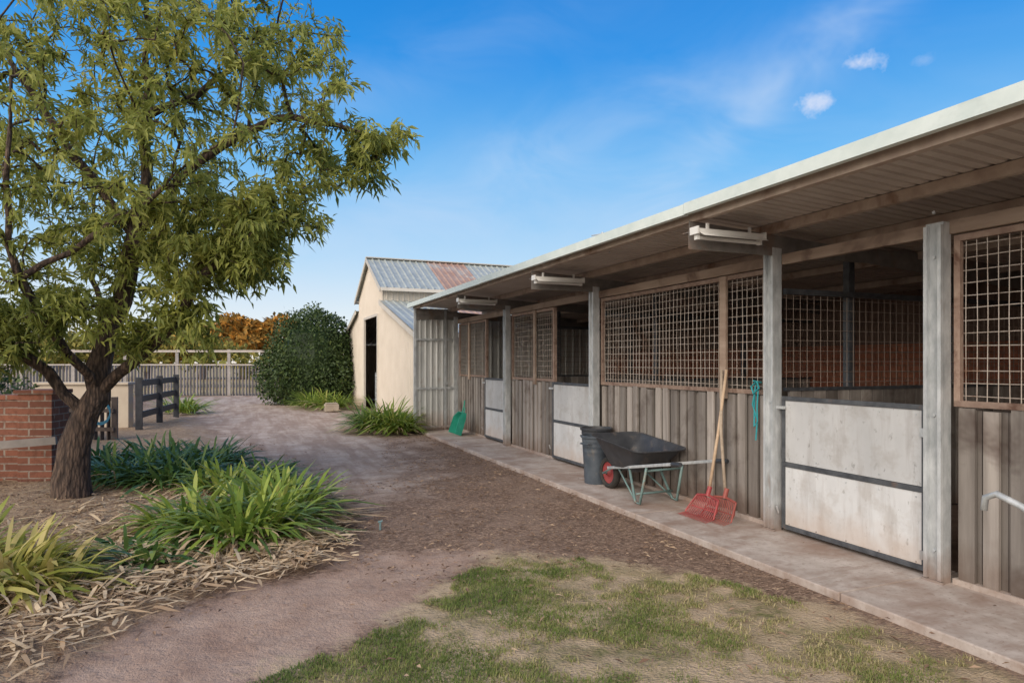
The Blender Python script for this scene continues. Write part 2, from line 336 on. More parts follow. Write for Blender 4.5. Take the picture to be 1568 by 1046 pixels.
def clump(name,x,y,rad,n,h,mat,dead=60,wid=.034,z0=0.03):
    e=empty(name,(x,y,0)); n=int(n*1.6)
    a=rng.uniform(0,2*np.pi,n); rr=rad*.70*np.sqrt(rng.random(n)); B=np.c_[x+rr*np.cos(a),y+rr*np.sin(a),np.full(n,z0)]
    a2=a+rng.normal(0,.8,n); el=rng.uniform(.65,1.5,n)-.30*rr/rad
    D=np.c_[np.cos(a2)*np.cos(el),np.sin(a2)*np.cos(el),np.sin(el)]
    L=h*rng.uniform(.6,1.2,n); V,F,r=strips('x',B,D,L,wid*rng.uniform(.7,1.3,n),rng.uniform(.25,1.0,n),mat)
    r=np.clip(r*.75+.25*np.repeat(el>1.1,5),0,1)
    make('leaves',V,F,mat,e,rnd=r)
    if dead:
        dead=int(dead*1.6)
        a=rng.uniform(0,2*np.pi,dead); rr=rad*rng.uniform(.25,1.0,dead); B=np.c_[x+rr*np.cos(a),y+rr*np.sin(a),np.full(dead,z0+.02)]
        a2=a+rng.normal(0,.6,dead); el=rng.uniform(.05,1.15,dead); D=np.c_[np.cos(a2)*np.cos(el),np.sin(a2)*np.cos(el),np.sin(el)]
        V,F,r=strips('x',B,D,h*rng.uniform(.4,.95,dead),wid*rng.uniform(.35,.85,dead),rng.uniform(.6,1.3,dead),straw)
        make('dead_leaves',V,F,straw,e,rnd=r)
    return e
for (x,y,r,n,h,mt,dd) in [
  (-.02,5.95,.50,260,.60,agap,220),(.30,6.55,.45,220,.62,agap,210),(-.40,6.4,.42,130,.54,agap,110),(.30,7.3,.35,110,.5,agap,90),
  (-.62,5.45,.24,36,.36,agapdark,60),(-.85,5.75,.2,22,.30,agapdark,40),
  (-1.50,5.15,.46,240,.56,agapyel,260),(-1.95,5.6,.45,170,.56,agapyel,160),(-1.15,4.95,.25,60,.40,agapyel,110),
  (-.75,8.9,.60,230,.60,agapdark,30),(-1.3,9.3,.55,200,.58,agapdark,20),(-.45,10.0,.55,190,.60,agapdark,20),(-.15,8.2,.48,150,.52,agap,70),(.25,8.6,.35,90,.45,agapdark,30),
  (-1.9,10.6,.5,120,.6,agapdark,10),(-1.1,10.6,.5,140,.6,agapdark,10),
  (2.90,14.25,.52,260,.92,agap,40),(3.05,13.8,.38,160,.75,agap,30),(2.6,14.6,.4,140,.8,agapdark,20),
  (2.65,21.7,.6,150,.90,agap,40),(2.2,22.6,.6,150,.85,agap,30),(-1.7,21.5,.6,120,.8,agap,10)]:
    clump('agapanthus_plant',x,y,r,n,h,mt,dd)
def scatter(poly,n,bx):
    out=np.zeros((0,2))
    while len(out)<n:
        p=np.c_[rng.uniform(bx[0],bx[1],n*2),rng.uniform(bx[2],bx[3],n*2)]; out=np.vstack([out,p[poly_sd(p,poly)>0]])
    return out[:n]
def drystraw():
    pts=[]
    for (cx,cy,sx,sy,n) in [(-.35,5.10,.42,.26,1300),(.42,5.6,.22,.5,700),(-1.2,4.45,.35,.35,800),(-.9,6.3,.4,.5,600),(-1.3,7.4,.5,.7,600),(.58,7.2,.2,.6,350),(-.9,5.0,.3,.3,500)]:
        pts.append(np.c_[rng.normal(cx,sx,n),rng.normal(cy,sy,n)])
    p=np.vstack(pts); sd=poly_sd(p,BED); p=p[(sd>rng.uniform(-.35,0.05,len(p)))]; n=len(p)
    a=rng.uniform(0,2*np.pi,n); el=rng.uniform(-.02,.65,n); B=np.c_[p,np.full(n,.03)+np.abs(rng.normal(0,.03,n))]
    D=np.c_[np.cos(a)*np.cos(el),np.sin(a)*np.cos(el),np.sin(el)]
    V,F,r=strips('x',B,D,rng.uniform(.04,.20,n),rng.uniform(.005,.026,n),rng.uniform(.1,1.2,n),straw,seg=3)
    make('dry_leaf_mulch',V,F,straw,rnd=r)
drystraw()
def litter():
    a=np.c_[rng.uniform(-.9,3.45,8500),rng.uniform(4.2,13,8500)]
    dens=np.array([fbm(q,1.1,5) for q in a]); keep=(dens>-.10)&(poly_sd(a,BED)<.1)&(poly_sd(a,DRIVE)<.5); a=a[keep]
    c=np.c_[rng.normal(3.30,.13,600),rng.uniform(2,13,600)]; c=c[c[:,0]<3.47]
    sl=np.c_[rng.uniform(3.52,4.25,20),rng.uniform(2,13,20)]
    g=scatter(GRASS,260,(-1,3.5,2,4.9)); pp=scatter(PATH,70,(-1.5,2,2.5,5.3)); bd=scatter(BED,4600,(-3,1,3.4,11)); dr=scatter(DRIVE,300,(-2,3.3,8,22))
    p=np.vstack([a,c,sl,g,pp,bd,dr]); n=len(p); an=rng.uniform(0,2*np.pi,n)
    D=unit(np.c_[np.cos(an),np.sin(an),rng.normal(.08,.14,n)]); N=unit(np.c_[rng.normal(0,.4,n),rng.normal(0,.4,n),np.ones(n)])
    z=np.where(p[:,0]>3.5,.048,.012)+rng.uniform(0,.012,n); z=np.where(poly_sd(p,BED)>.2,.06,z)
    Ls=rng.uniform(.02,.07,n); Ls=np.where(p[:,0]>3.5,Ls*.5,Ls)
    V,F=kites(np.c_[p,z],D,N,Ls,rng.uniform(.006,.020,n))
    make('leaf_litter',V,F,litterm)
litter()
def grass():
    p=scatter(GRASS,150000,(-1.2,3.47,1.9,4.85))
    d=np.array([fbm(q,1.6,2) for q in p])+.6*np.array([fbm(q,7,8,2) for q in p])
    green=.98-.60*np.clip((p[:,0]-.8)/2,0,1)+.30*(p[:,1]-3.2)
    keep=(d*1.9+green*.8+rng.uniform(-.5,.5,len(p)))>.42; sd=poly_sd(p,GRASS); keep&=(sd+d*.25>.05); p=p[keep]; d=d[keep]; green=green[keep]; n=len(p)
    an=rng.uniform(0,2*np.pi,n); el=rng.uniform(.25,1.3,n)
    D=np.c_[np.cos(an)*np.cos(el),np.sin(an)*np.cos(el),np.sin(el)]; side=np.c_[-np.sin(an),np.cos(an),np.zeros(n)]
    L=rng.uniform(.010,.034,n); W=rng.uniform(.0016,.0036,n)[:,None]; B=np.c_[p,np.full(n,-.012)]
    V=np.stack([B-side*W,B+side*W,B+D*L[:,None]],1).reshape(-1,3); F=np.arange(n*3).reshape(-1,3)
    r=np.clip(.66-.75*(d+green*.75-.4)+rng.normal(0,.22,n),0,1)
    make('grass',V,F,grassm,rnd=r)
grass()
# ------------------------------------------------------------ concrete path
mb=MB()
y=-4.0
while y<13.6:
    y2=min(y+2.35,13.66); mb.box((3.5,y,-.06),(4.62,y2-.008,.04)); y=y2
mb.make('concrete_path',concrete,loc=(3.5,0,0),bevel=.008)
# ------------------------------------------------------------ stable building
st=empty('stable_building',(4.37,7,0))
V0=4.37; POSTS=[1.25,4.43,7.58,10.68,13.72]
def post(b,y,x=V0-.03,z1=2.6,w=.11,d=.075):
    b.box((x-d,y-w/2,.03),(x-d+.006,y+w/2,z1),r=.0)
    b.box((x-d+.006,y-w/2,.03),(x,y-w/2+.005,z1)); b.box((x-d+.006,y+w/2-.005,.03),(x,y+w/2,z1))
    b.box((x-.005,y-w/2+.005,.03),(x,y-w/2+.03,z1)); b.box((x-.005,y+w/2-.03,.03),(x,y+w/2-.005,z1))
    b.box((x-d-.025,y-w/2-.012,.04),(x-d-.002,y+w/2+.012,.055))
    b.box((x-d-.026,y-w/2,.06),(x-d-.001,y-w/2+.024,z1-.02),r=1); b.box((x-d-.026,y+w/2-.024,.06),(x-d-.001,y+w/2,z1-.02),r=1)
    for z in (.25,1.15,2.2,2.5): b.tube([(x-d-.001,y,z),(x-d-.012,y,z)],.012,6)
mb=MB()
for y in POSTS: post(mb,y)
post(mb,2.96,z1=2.43,w=.12)
mb.make('posts',galv,st)
wood=MB(); brown=MB(); rust=MB(); wr=MB(); kerb=MB()
def palings(y0,y1,x=V0,zt=1.2,sgn=1):
    y=y0
    n=max(1,round((y1-y0)/.15)); p=(y1-y0)/n
    for i in range(n):
        a=y0+i*p
        wood.box((x+.022,a+.003,.07),(x+.040,a+p-.003,zt-.01),r=random.random()*.25)
        w=.098+random.uniform(-.010,.010); c=a+p/2+random.uniform(-.008,.008); t=random.uniform(-.009,.009)
        z0=.06+random.uniform(-.02,.03); z1=zt+random.uniform(-.012,.018); xo=random.uniform(-.007,.004)
        wood.beam((x+xo,c,z0),(x+xo+random.uniform(-.004,.004),c+t,z1),.024,w,up=(0,1,0))
    wood.beam((x+.06,y0,.35),(x+.06,y1,.35),.04,.07); wood.beam((x+.06,y0,1.05),(x+.06,y1,1.05),.04,.07)
def meshpanel(y0,y1,x=V0+.01,z0=1.24,z1=2.31,m=None,py=.068,pz=.085,rad=.0031):
    m=m or wr
    n=int((y1-y0)/py)
    for i in range(n+1):
        yy=y0+(i+.5)*(y1-y0)/(n+1); m.tube([(x+random.uniform(-.003,.003),yy,z0),(x+random.uniform(-.008,.008),yy+random.uniform(-.005,.005),(z0+z1)/2),(x,yy,z1)],rad,4,caps=False)
    n=int((z1-z0)/pz)
    for i in range(n+1):
        zz=z0+(i+.5)*(z1-z0)/(n+1); m.tube([(x+.008,y0,zz),(x+.008+random.uniform(-.006,.006),(y0+y1)/2,zz+random.uniform(-.008,.008)),(x+.008,y1,zz)],rad,4,caps=False)
def frame(y0,y1,x=V0,z0=1.21,z1=2.34,w=.04):
    rust.beam((x,y0,z0+w/2),(x,y1,z0+w/2),.035,w); rust.beam((x,y0,z1-w/2),(x,y1,z1-w/2),.035,w)
    rust.beam((x,y0+w/2,z0+w),(x,y0+w/2,z1-w),.035,w,up=(0,1,0)); rust.beam((x,y1-w/2,z0+w),(x,y1-w/2,z1-w),.035,w,up=(0,1,0))
def panel(y0,y1,mids=()):
    palings(y0,y1); frame(y0,y1); meshpanel(y0+.03,y1-.03)
    for q in mids: brown.beam((V0-.03,q,1.15),(V0-.03,q,2.34),.03,.09,up=(0,1,0))
    kerb.box((V0-.03,y0,.036),(V0+.1,y1,.075))
panel(-1.5,1.18,()); panel(1.32,2.89,(2.1,)); panel(4.51,7.51,(5.12,)); panel(8.93,10.61,(9.6,)); panel(11.92,13.64,(12.9,))
for (a,b) in ((-1.5,4.36),(4.50,7.52),(7.64,10.62),(10.74,13.66)):
    brown.beam((V0-.02,a,2.395),(V0-.02,b,2.395),.05,.09)
wood.make('wall_palings',timber,st); brown.make('timber_rails',timber_brown,st,bevel=.003); rust.make('mesh_frames',rusty,st); wr.make('wire_mesh',wire,st); kerb.make('wall_kerb',concrete,st)
dsteel=MB(); dboard=MB(); hinge=MB()
def door(y0,y1):
    x=V0-.04; z0=.07; z1=1.21; w=.036
    for z in (z0+w/2,.625,z1-w/2): dsteel.beam((x,y0,z),(x,y1,z),.036,w)
    for yy in (y0+w/2,y1-w/2):
        dsteel.beam((x,yy,z0+w),(x,yy,.607),.034,w,up=(0,1,0)); dsteel.beam((x,yy,.643),(x,yy,z1-w),.034,w,up=(0,1,0))
    dboard.box((x-.008,y0+w+.002,z0+w+.002),(x+.008,y1-w-.002,.603),r=1); dboard.box((x-.008,y0+w+.002,.647),(x+.008,y1-w-.002,z1-w-.002),r=.2)
    for z in (.18,1.02):
        hinge.box((x-.030,y0-.02,z-.03),(x-.019,y0+.04,z+.03)); hinge.tube([(x-.034,y0-.018,z-.06),(x-.034,y0-.018,z+.06)],.013,8)
    hinge.box((x-.045,y1-.05,1.10),(x-.020,y1+.06,1.125)); hinge.tube([(x-.04,y1+.01,.2),(x-.06,y1+.01,.26)],.01,6)
    for z in (.12,.57,.68,1.14):
        for k in range(5):
            yy=y0+.08+k*(y1-y0-.16)/4; hinge.tube([(x-.012,yy,z),(x-.0085,yy,z)],.006,6)
door(3.05,4.35); door(7.66,8.90); door(10.77,11.90)
rj=MB()
for yy in (8.915,11.905): rj.beam((V0,yy,.06),(V0,yy,2.34),.05,.03,up=(0,1,0))
rj.make('door_jambs',rusty,st)
dsteel.make('door_frames',darksteel,st,bevel=.003); dboard.make('door_boards',board,st); hinge.make('door_hinges',galv,st)
rf=MB(); RX0,RX1=3.32,8.35
def rz(x): return 2.735-(x-RX0)*.055
sl=Vector((RX1-RX0,0,rz(RX1)-rz(RX0))); upv=sl.normalized()
rf.ribbed((RX0,-2,rz(RX0)),(0,1,0),(0,0,1),upv,15.95,0,sl.length,.095,.016,0)
rf.ribbed((RX0,-2,rz(RX0)+.025),(0,1,0),(0,0,1),upv,15.95,0,sl.length,.095,.016,1)
rf.make('roof_sheets',[soffit,rooftop],st)
fa=MB()
for (a,b,dz) in ((-2,4.35,.006),(4.355,9.3,0),(9.305,13.98,-.004)):
    fa.box((RX0-.035,a,2.690+dz),(RX0-.018,b,2.778+dz)); fa.box((RX0-.018,a,2.778-.010+dz),(RX0+.06,b,2.777+dz)); fa.box((RX0-.018,a,2.690+dz),(RX0+.015,b,2.699+dz))
fa.make('fascia',fasciam,st)
pu=MB()
for x in (3.42,4.20,5.0,6.1,7.3): 
    zt=rz(x)-.004
    pu.box((x-.03,-1.8,zt-.075),(x-.026,13.9,zt)); pu.box((x-.026,-1.8,zt-.075),(x+.03,13.9,zt-.071)); pu.box((x-.026,-1.8,zt-.004),(x+.03,13.9,zt))
pu.make('purlins',M('purlin_steel',(.38,.29,.24),(.54,.45,.38),scale=6,rough=.7,bmp=.1,c3=(.22,.13,.09),rv=.1),st)
ra=MB()
for y in POSTS:
    for (a,b,z) in ((3.36,8.3,2.60),):
        ra.box((a,y-.0505,z-.04-.0),(b,y-.0455,rz(b)-.085+.05)); 
        ra.box((a,y-.0455,z-.04),(b,y+.03,z-.034))
        ra.add([(a,y-.056,z-.045),(b,y-.056,2.24),(b,y-.056,2.38),(a,y-.056,z+.055),(a,y-.050,z-.045),(b,y-.050,2.24),(b,y-.050,2.38),(a,y-.050,z+.055)],[(0,1,2,3),(7,6,5,4),(0,4,5,1),(3,2,6,7),(0,3,7,4),(1,5,6,2)])
ra.make('rafters',M('rafter_steel',(.15,.14,.135),(.25,.235,.22),scale=8,rough=.6,metal=.1,bmp=.1,c3=(.22,.14,.10)),st)
iw=MB(); iw.box((8.2,-2,0),(8.32,13.9,1.75)); iw.make('back_wall',backbrick,st)
iu=MB(); iu.ribbed((8.25,-2,0),(0,1,0),(-1,0,0),(0,0,1),15.9,1.751,2.47,.19,.02); iu.make('back_wall_upper',M('brown_lining',(.14,.09,.07),(.22,.15,.115),scale=3,rough=.8),st)
for (nm,yy,y2) in (('near_end_wall',-2.02,0),('far_end_wall',13.82,0)):
    q=MB(); q.ribbed((4.45,yy,0),(1,0,0),(0,-1,0),(0,0,1),3.8,0,2.45,.19,.02); q.make(nm,greysheet,st)
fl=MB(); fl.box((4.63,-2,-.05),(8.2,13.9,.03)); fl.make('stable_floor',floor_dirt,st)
iwood=MB(); imesh=MB(); ist=MB()
for y in (4.50,7.64,10.74):
    x=4.55
    while x<8.15:
        iwood.box((x,y-.012,.05),(x+.135,y+.012,1.25+random.uniform(-.01,.01))); x+=.15
    for k in range(44): 
        xx=4.52+k*.083; imesh.tube([(xx,y,1.27),(xx,y,2.12)],.003,4,caps=False)
    for k in range(9): imesh.tube([(4.5,y,1.32+k*.095),(8.18,y,1.32+k*.095)],.003,4,caps=False)
    ist.beam((4.5,y,2.14),(8.18,y,2.14),.04,.05); ist.beam((4.5,y,1.26),(8.18,y,1.26),.04,.03)
    ist.beam((5.35,y+.05,0),(5.35,y+.05,2.5),.07,.07); ist.beam((6.9,y+.05,0),(6.9,y+.05,2.45),.07,.07)
k=-1.9
while k<13.8: iwood.box((8.118,k,.05),(8.142,k+.13,1.0)); k+=.15
iwood.make('partition_boards',timber,st); imesh.make('partition_mesh',M('dull_wire',(.26,.20,.17),(.34,.28,.24),rough=.7,bmp=0),st); ist.make('partition_frames',darksteel,st)
ew=MB(); ew.ribbed((3.40,13.70,0),(1,0,0),(0,-1,0),(0,0,1),.94,.06,2.66,.125,.022)
ew.make('end_wall_sheet',greysheet,st)
ef=MB()
for z in (.12,.95,2.0): ef.beam((3.40,13.665,z),(4.34,13.665,z),.012,.04)
for x in (3.38,4.05): ef.beam((x,13.68,.04),(x,13.68,2.66),.05,.05,up=(0,1,0))
ef.box((4.02,13.63,1.02),(4.10,13.655,1.06))
ef.make('end_wall_frame',galv,st)
def striplight(y):
    e=empty('strip_light',(3.4,y,2.55)); b=MB(); x0,x1=3.33,4.00
    b.box((x0,y-.045,2.53),(x1,y+.045,2.565)); b.box((x0-.015,y-.05,2.52),(x0,y+.05,2.58)); b.box((x1,y-.05,2.52),(x1+.015,y+.05,2.58))
    b.add([(x0+.01,y-.10,2.50),(x0+.01,y-.046,2.53),(x1-.01,y-.046,2.53),(x1-.01,y-.10,2.50)],[(0,1,2,3)])
    for xx in (x0+.12,x1-.12): b.box((xx-.01,y-.01,2.565),(xx+.01,y+.01,2.62))
    b.make('housing',white,e)
    t=MB(); t.tube([(x0+.03,y,2.497),(x1-.03,y,2.497)],.015,10); t.box((x0+.005,y-.02,2.48),(x0+.03,y+.02,2.529)); t.box((x1-.03,y-.02,2.48),(x1-.005,y+.02,2.529)); t.make('tube',white,e)
for y in (4.26,7.38,10.48): striplight(y)
e=empty('roof_aerial',(3.7,6.2,2.72)); mb=MB(); mb.tube([(3.7,6.2,2.70),(3.7,6.2,2.93)],.008,6); mb.tube([(3.62,6.45,2.925),(3.78,5.95,2.915)],.007,6); mb.tube([(3.70,6.35,2.90),(3.70,6.35,2.95)],.015,6); mb.make('mast',galv,e)
# ------------------------------------------------------------ barn
bn=empty('barn_building',(3.7,20.8,0)); BX0,BX1=3.7,13.0
def lt(y): return 2.2+(y-14.7)*.26
w=MB(); UP=(0,0,1)
O=(BX0,0,0)
w.ribbed(O,(0,1,0),(-1,0,0),UP,4.0,0,lt,.16,.018,s0=14.7)
mr=lambda y:4.74-abs(y-20.8)*.5
w.ribbed(O,(0,1,0),(-1,0,0),UP,.7,0,mr,.16,.018,s0=18.7)
w.ribbed(O,(0,1,0),(-1,0,0),UP,1.4,2.9,mr,.16,.018,s0=19.4)
w.ribbed(O,(0,1,0),(-1,0,0),UP,.8,2.9,mr,.16,.018,s0=20.8)
w.ribbed(O,(0,1,0),(-1,0,0),UP,1.3,0,mr,.16,.018,s0=21.6)
w.ribbed(O,(0,1,0),(-1,0,0),UP,3.9,0,lambda y:lt(41.6-y),.16,.018,s0=22.9)
for y in (14.7,26.8): w.ribbed((0,y,0),(1,0,0),(0,-1 if y<20 else 1,0),UP,BX1-BX0,0,2.2,.16,.018,s0=BX0)
for y in (18.7,22.9): w.ribbed((0,y,0),(1,0,0),(0,-1 if y<20 else 1,0),UP,BX1-BX0,3.1,3.7,.16,.018,s0=BX0)
w.ribbed((BX1,0,0),(0,1,0),(1,0,0),UP,12.1,0,2.2,.16,.018,s0=14.7)
w.make('walls',cream,bn)
r_=MB()
def roofpl(y0,z0,y1,z1):
    v=Vector((0,y1-y0,z1-z0)); L=v.length; v.normalize(); n=Vector((0,-v.z,v.y)); n=n if n.z>0 else -n
    for (a,b,mi) in ((BX0-.14,5.5,0),(5.5,6.8,1),(6.8,BX1,0)): r_.ribbed((0,y0,z0),(1,0,0),n,v,b-a,0,L,.2,.03,mi,s0=a)
roofpl(18.5,3.62,20.8,4.78); roofpl(23.1,3.62,20.8,4.78); roofpl(14.5,2.19,18.69,3.28); roofpl(27.0,2.19,22.91,3.28)
r_.make('roof',[rooftop,rustroof],bn)
tr=MB()
tr.beam((BX0-.14,20.8,4.81),(BX1,20.8,4.81),.22,.03)
for s in (1,-1):
    Y=lambda d:20.8+s*d
    tr.beam((BX0-.13,Y(0),4.74),(BX0-.13,Y(2.32),3.56),.03,.12); tr.beam((BX0-.13,Y(2.11),3.22),(BX0-.13,Y(6.3),2.12),.03,.12)
    tr.beam((BX0-.12,Y(2.35),3.58),(BX1,Y(2.35),3.58),.06,.09); tr.beam((BX0-.12,Y(6.3),2.12),(BX1,Y(6.3),2.12),.06,.09)
tr.beam((BX0-.03,19.36,0),(BX0-.03,19.36,2.95),.06,.08); tr.beam((BX0-.03,21.64,0),(BX0-.03,21.64,2.95),.06,.08); tr.beam((BX0-.03,19.4,2.92),(BX0-.03,21.6,2.92),.06,.08)
tr.beam((BX0-.03,14.72,0),(BX0-.03,14.72,2.15),.05,.05)
tr.make('trim',M('cream_trim',(.58,.54,.47),(.66,.62,.55),rough=.5,bmp=0),bn)
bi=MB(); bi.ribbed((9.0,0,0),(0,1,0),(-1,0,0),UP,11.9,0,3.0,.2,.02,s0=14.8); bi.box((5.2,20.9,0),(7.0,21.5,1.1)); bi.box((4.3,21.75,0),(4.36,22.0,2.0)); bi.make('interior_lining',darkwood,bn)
gt=MB()
for k in range(6): gt.beam((BX0+.05,19.42,.2+.18*k),(BX0+.05,20.1,.2+.18*k),.03,.03)
gt.beam((BX0+.05,19.42,.1),(BX0+.05,19.42,1.2),.04,.04); gt.beam((BX0+.05,20.1,.1),(BX0+.05,20.1,1.2),.04,.04); gt.make('gate',galv,bn)
# ------------------------------------------------------------ fences
def rail_line(name,p0,p1,n,build): 
    e=empty(name,(p0[0],p0[1],0)); build(e,Vector((p0[0],p0[1],0)),Vector((p1[0],p1[1],0)),n)
def farfence(e,a,b,n):
    d=(b-a); L=d.length; u=d.normalized(); pal=MB(); po=MB()
    k=0
    while k<L:
        h=1.42+random.uniform(-.05,.04); p=a+u*k; pal.beam(p,p+Vector((0,0,h)),.142,.02,up=tuple(u)); k+=.15
    nrm=Vector((-u.y,u.x,0)); nrm = nrm if nrm.y<0 else -nrm
    for i in range(n+1):
        p=a+u*(L*i/n)+nrm*.07; po.beam(p,p+Vector((0,0,2.1)),.13,.13)
    for z,hh in ((2.02,.10),(1.40,.06)): po.beam(a+nrm*.14+Vector((0,0,z)),b+nrm*.14+Vector((0,0,z)),.035,hh)
    pal.make('palings',fencew,e); po.make('posts_and_rails',railw,e)
rail_line('paling_fence',(-16,39.0),(3.8,30.9),9,farfence)
def blackfence(e,a,b,n):
    m=MB(); d=b-a
    for i in range(n+1): p=a+d*(i/n); m.beam(p,p+Vector((0,0,1.18)),.13,.13)
    for z in (.35,.70,1.05): m.beam(a+Vector((-.02,0,z)),b+Vector((-.02,0,z)),.05,.14)
    m.make('posts_and_rails',blackwood,e,bevel=.006)
rail_line('post_and_rail_fence',(-2.10,16.2),(-1.68,19.7),2,blackfence)
def picket(e,a,b,n):
    m=MB(); d=b-a; L=d.length;u=d.normalized(); k=0
    while k<L: p=a+u*k; m.beam(p,p+Vector((0,0,.78+random.uniform(-.02,.02))),.09,.02,up=tuple(u)); k+=.13
    m.beam(a+Vector((0,-.03,.6)),b+Vector((0,-.03,.6)),.04,.07); m.beam(a+Vector((0,-.03,.25)),b+Vector((0,-.03,.25)),.04,.07)
    for i in range(n+1): p=a+d*(i/n)+Vector((0,.05,0)); m.beam(p,p+Vector((0,0,.85)),.1,.1)
    m.make('palings',darkwood,e); 
rail_line('picket_fence',(-4.2,15.2),(-2.25,14.2),2,picket)
e=empty('rendered_wall',(-3,16.4,0)); m=MB(); m.beam((-4.3,17.7,.5),(-2.35,16.9,.5),.2,1.0); m.beam((-4.32,17.71,1.03),(-2.33,16.89,1.03),.3,.06); m.make('wall',render_w,e,bevel=.01)
e=empty('brick_wall',(-2.3,9.8,0)); m=MB()
m.beam((-7.5,11.5,.52),(-2.5,9.85,.52),.23,1.04); m.beam((-2.5,9.84,.56),(-2.12,9.72,.56),.36,1.12); m.beam((-4.9,10.66,.62),(-4.5,10.53,.62),.36,1.24)
m.beam((-7.5,11.5,1.07),(-2.52,9.86,1.07),.27,.06); m.beam((-2.53,9.85,1.14),(-2.09,9.71,1.14),.42,.05); m.make('wall',brickm,e,bevel=.006)
m=MB(); m.beam((-4.4,9.6,.42),(-2.05,9.2,.58),.05,.09); m.beam((-3.2,9.35,0),(-3.2,9.35,.55),.08,.08); m.make('leaning_rail',M('grey_rail',(.20,.18,.17),(.30,.27,.25)),e)
# ------------------------------------------------------------ tree
TB=np.array([-1.72,8.40,0.0]); R=np.array([CT,-ST,0]); Dp=np.array([ST,CT,0])
def tw(l,d,h): return TB+R*l+Dp*d+np.array([0,0,h])
def tree():
    e=empty('tree',tuple(TB)); pos=[];par=[]
    def limb(pts,start=None):
        p0=len(pos)-1 if start is None else start; prev=start
        for i,p in enumerate(pts):
            p=tw(*p)
            if prev is None: pos.append(p); par.append(-1); prev=len(pos)-1; continue
            q=pos[prev]; L=np.linalg.norm(p-q); k=max(1,int(L/.22))
            for j in range(1,k+1):
                c=q+(p-q)*j/k+rng.normal(0,.022,3)*(j<k); pos.append(c); par.append(prev); prev=len(pos)-1
        return prev
    t0=limb([(-.02,0,-.05),(-.02,0,.25),(.03,0,.6),(.14,0,.95),(.26,.02,1.15)])
    t1=limb([(.30,.1,1.7),(.42,.2,2.2),(.58,.2,2.9),(.66,.25,3.5),(.60,.3,4.3),(.7,.3,5.2),(.6,.2,6.0)],t0)
    limb([(.7,-.1,1.5),(1.2,-.3,1.85),(1.55,-.4,2.35),(2.0,-.5,2.75),(2.5,-.5,3.0)],t0)
    b=t0-1; limb([(-.2,-.1,1.4),(-.6,-.3,1.8),(-.8,-.5,2.5),(-1.3,-.5,3.0),(-1.7,-.6,3.7)],b)
    limb([(.2,-.4,1.6),(.1,-.9,2.3),(.2,-1.2,3.1),(.4,-1.4,4.0)],t0)
    limb([(.0,.5,1.8),(-.4,1.0,2.7),(-.6,1.3,3.6),(-.6,1.4,4.8)],t0)
    def nearest(l,d,h): return int(np.argmin(np.linalg.norm(np.array(pos)-tw(l,d,h),axis=1)))
    limb([(1.0,.2,3.5),(1.6,.1,3.9),(2.2,0,4.15),(2.9,-.1,4.05),(3.4,-.1,3.85)],nearest(.6,.2,3.0))
    limb([(1.1,.5,4.6),(1.7,.6,5.1),(2.3,.6,5.4),(2.9,.5,5.3)],nearest(.6,.3,4.2))
    limb([(.1,.1,3.6),(-.4,.1,4.3),(-.9,0,5.1)],nearest(.55,.2,2.8))
    limb([(1.2,-.8,3.0),(1.8,-1.0,3.4),(2.2,-1.1,3.6)],nearest(.2,-.9,2.3))
    ell=[(.75,0,4.0,2.35,2.2,1.75,700),(1.45,.2,5.5,1.65,1.6,1.1,210),(2.98,-.1,3.75,.88,.7,.42,100),(2.55,-.4,4.5,.8,.8,.55,50),(2.30,-.4,2.85,.62,.6,.60,110),(1.75,-.3,2.75,.9,.9,.65,170),
         (-.45,-.2,2.0,1.15,1.2,.65,190),(.35,-.3,1.85,.65,.7,.40,60),(-1.4,-.2,3.8,1.6,1.8,1.8,330),(1.65,-.4,1.80,.28,.3,.30,22),(-.6,.1,5.9,1.7,1.6,1.0,130),(-.9,-.6,1.65,.8,.8,.45,100),(.9,.2,2.7,1.1,1.0,.6,120),(1.2,-.4,2.05,.4,.4,.3,30)]
    cl=[]
    for (l,d,h,rl,rd,rh,n) in ell:
        k=0;tries=0
        while k<n and tries<n*20:
            tries+=1; v=rng.normal(0,1,3); v/=np.linalg.norm(v); rr=rng.random()**(1/2.4); v=v*rr
            q=(l+v[0]*rl,d+v[1]*rd,h+v[2]*rh); wp=tw(*q)
            if mnoise.noise(Vector(wp)*1.4+Vector((5,2,9)))<-.04 and rng.random()<.82: continue
            if np.hypot(q[0]-.1,q[1])<.5 and q[2]<2.0: continue
            if q[2]<1.25: continue
            cl.append(wp); k+=1
    cl=np.array(cl); P_=np.array(pos); d0=np.min(np.linalg.norm(cl[:,None]-P_[None],axis=2),axis=1); cl=cl[np.argsort(d0)]
    tips=[];buf=np.zeros((len(pos)+len(cl)*7,3)); buf[:len(pos)]=pos; cnt=len(pos); hub=tw(.4,0,2.2)
    for c in cl:
        dd=np.linalg.norm(buf[:cnt]-c,axis=1)+.25*np.linalg.norm(buf[:cnt]-hub,axis=1)
        dd[:8]+=3; j=int(np.argmin(dd)); q=buf[j].copy(); L=np.linalg.norm(c-q); k=max(2,min(6,int(L/.16)+1)); prev=j
        perp=rng.normal(0,.10,3)*L
        for i in range(1,k+1):
            tt=i/k; pnt=q+(c-q)*tt+perp*math.sin(math.pi*tt)+np.array([0,0,.13*L*math.sin(math.pi*tt)]); buf[cnt]=pnt; par.append(prev); prev=cnt; cnt+=1
        tips.append(prev)
    N=cnt; W=np.zeros(N); W[tips]+=1
    for i in range(N-1,0,-1):
        if par[i]>=0: W[par[i]]+=W[i]
    rad=.0030*np.maximum(W,.9)**.50
    rad=np.minimum(rad,.115)
    for i in range(6): rad[i]=max(rad[i],.130+.07*max(0,1-i/3))
    main={}
    for i in range(1,N):
        p=par[i]
        if p not in main or W[i]>W[main[p]]: main[p]=i
    V=[];Fc=[];ring={}
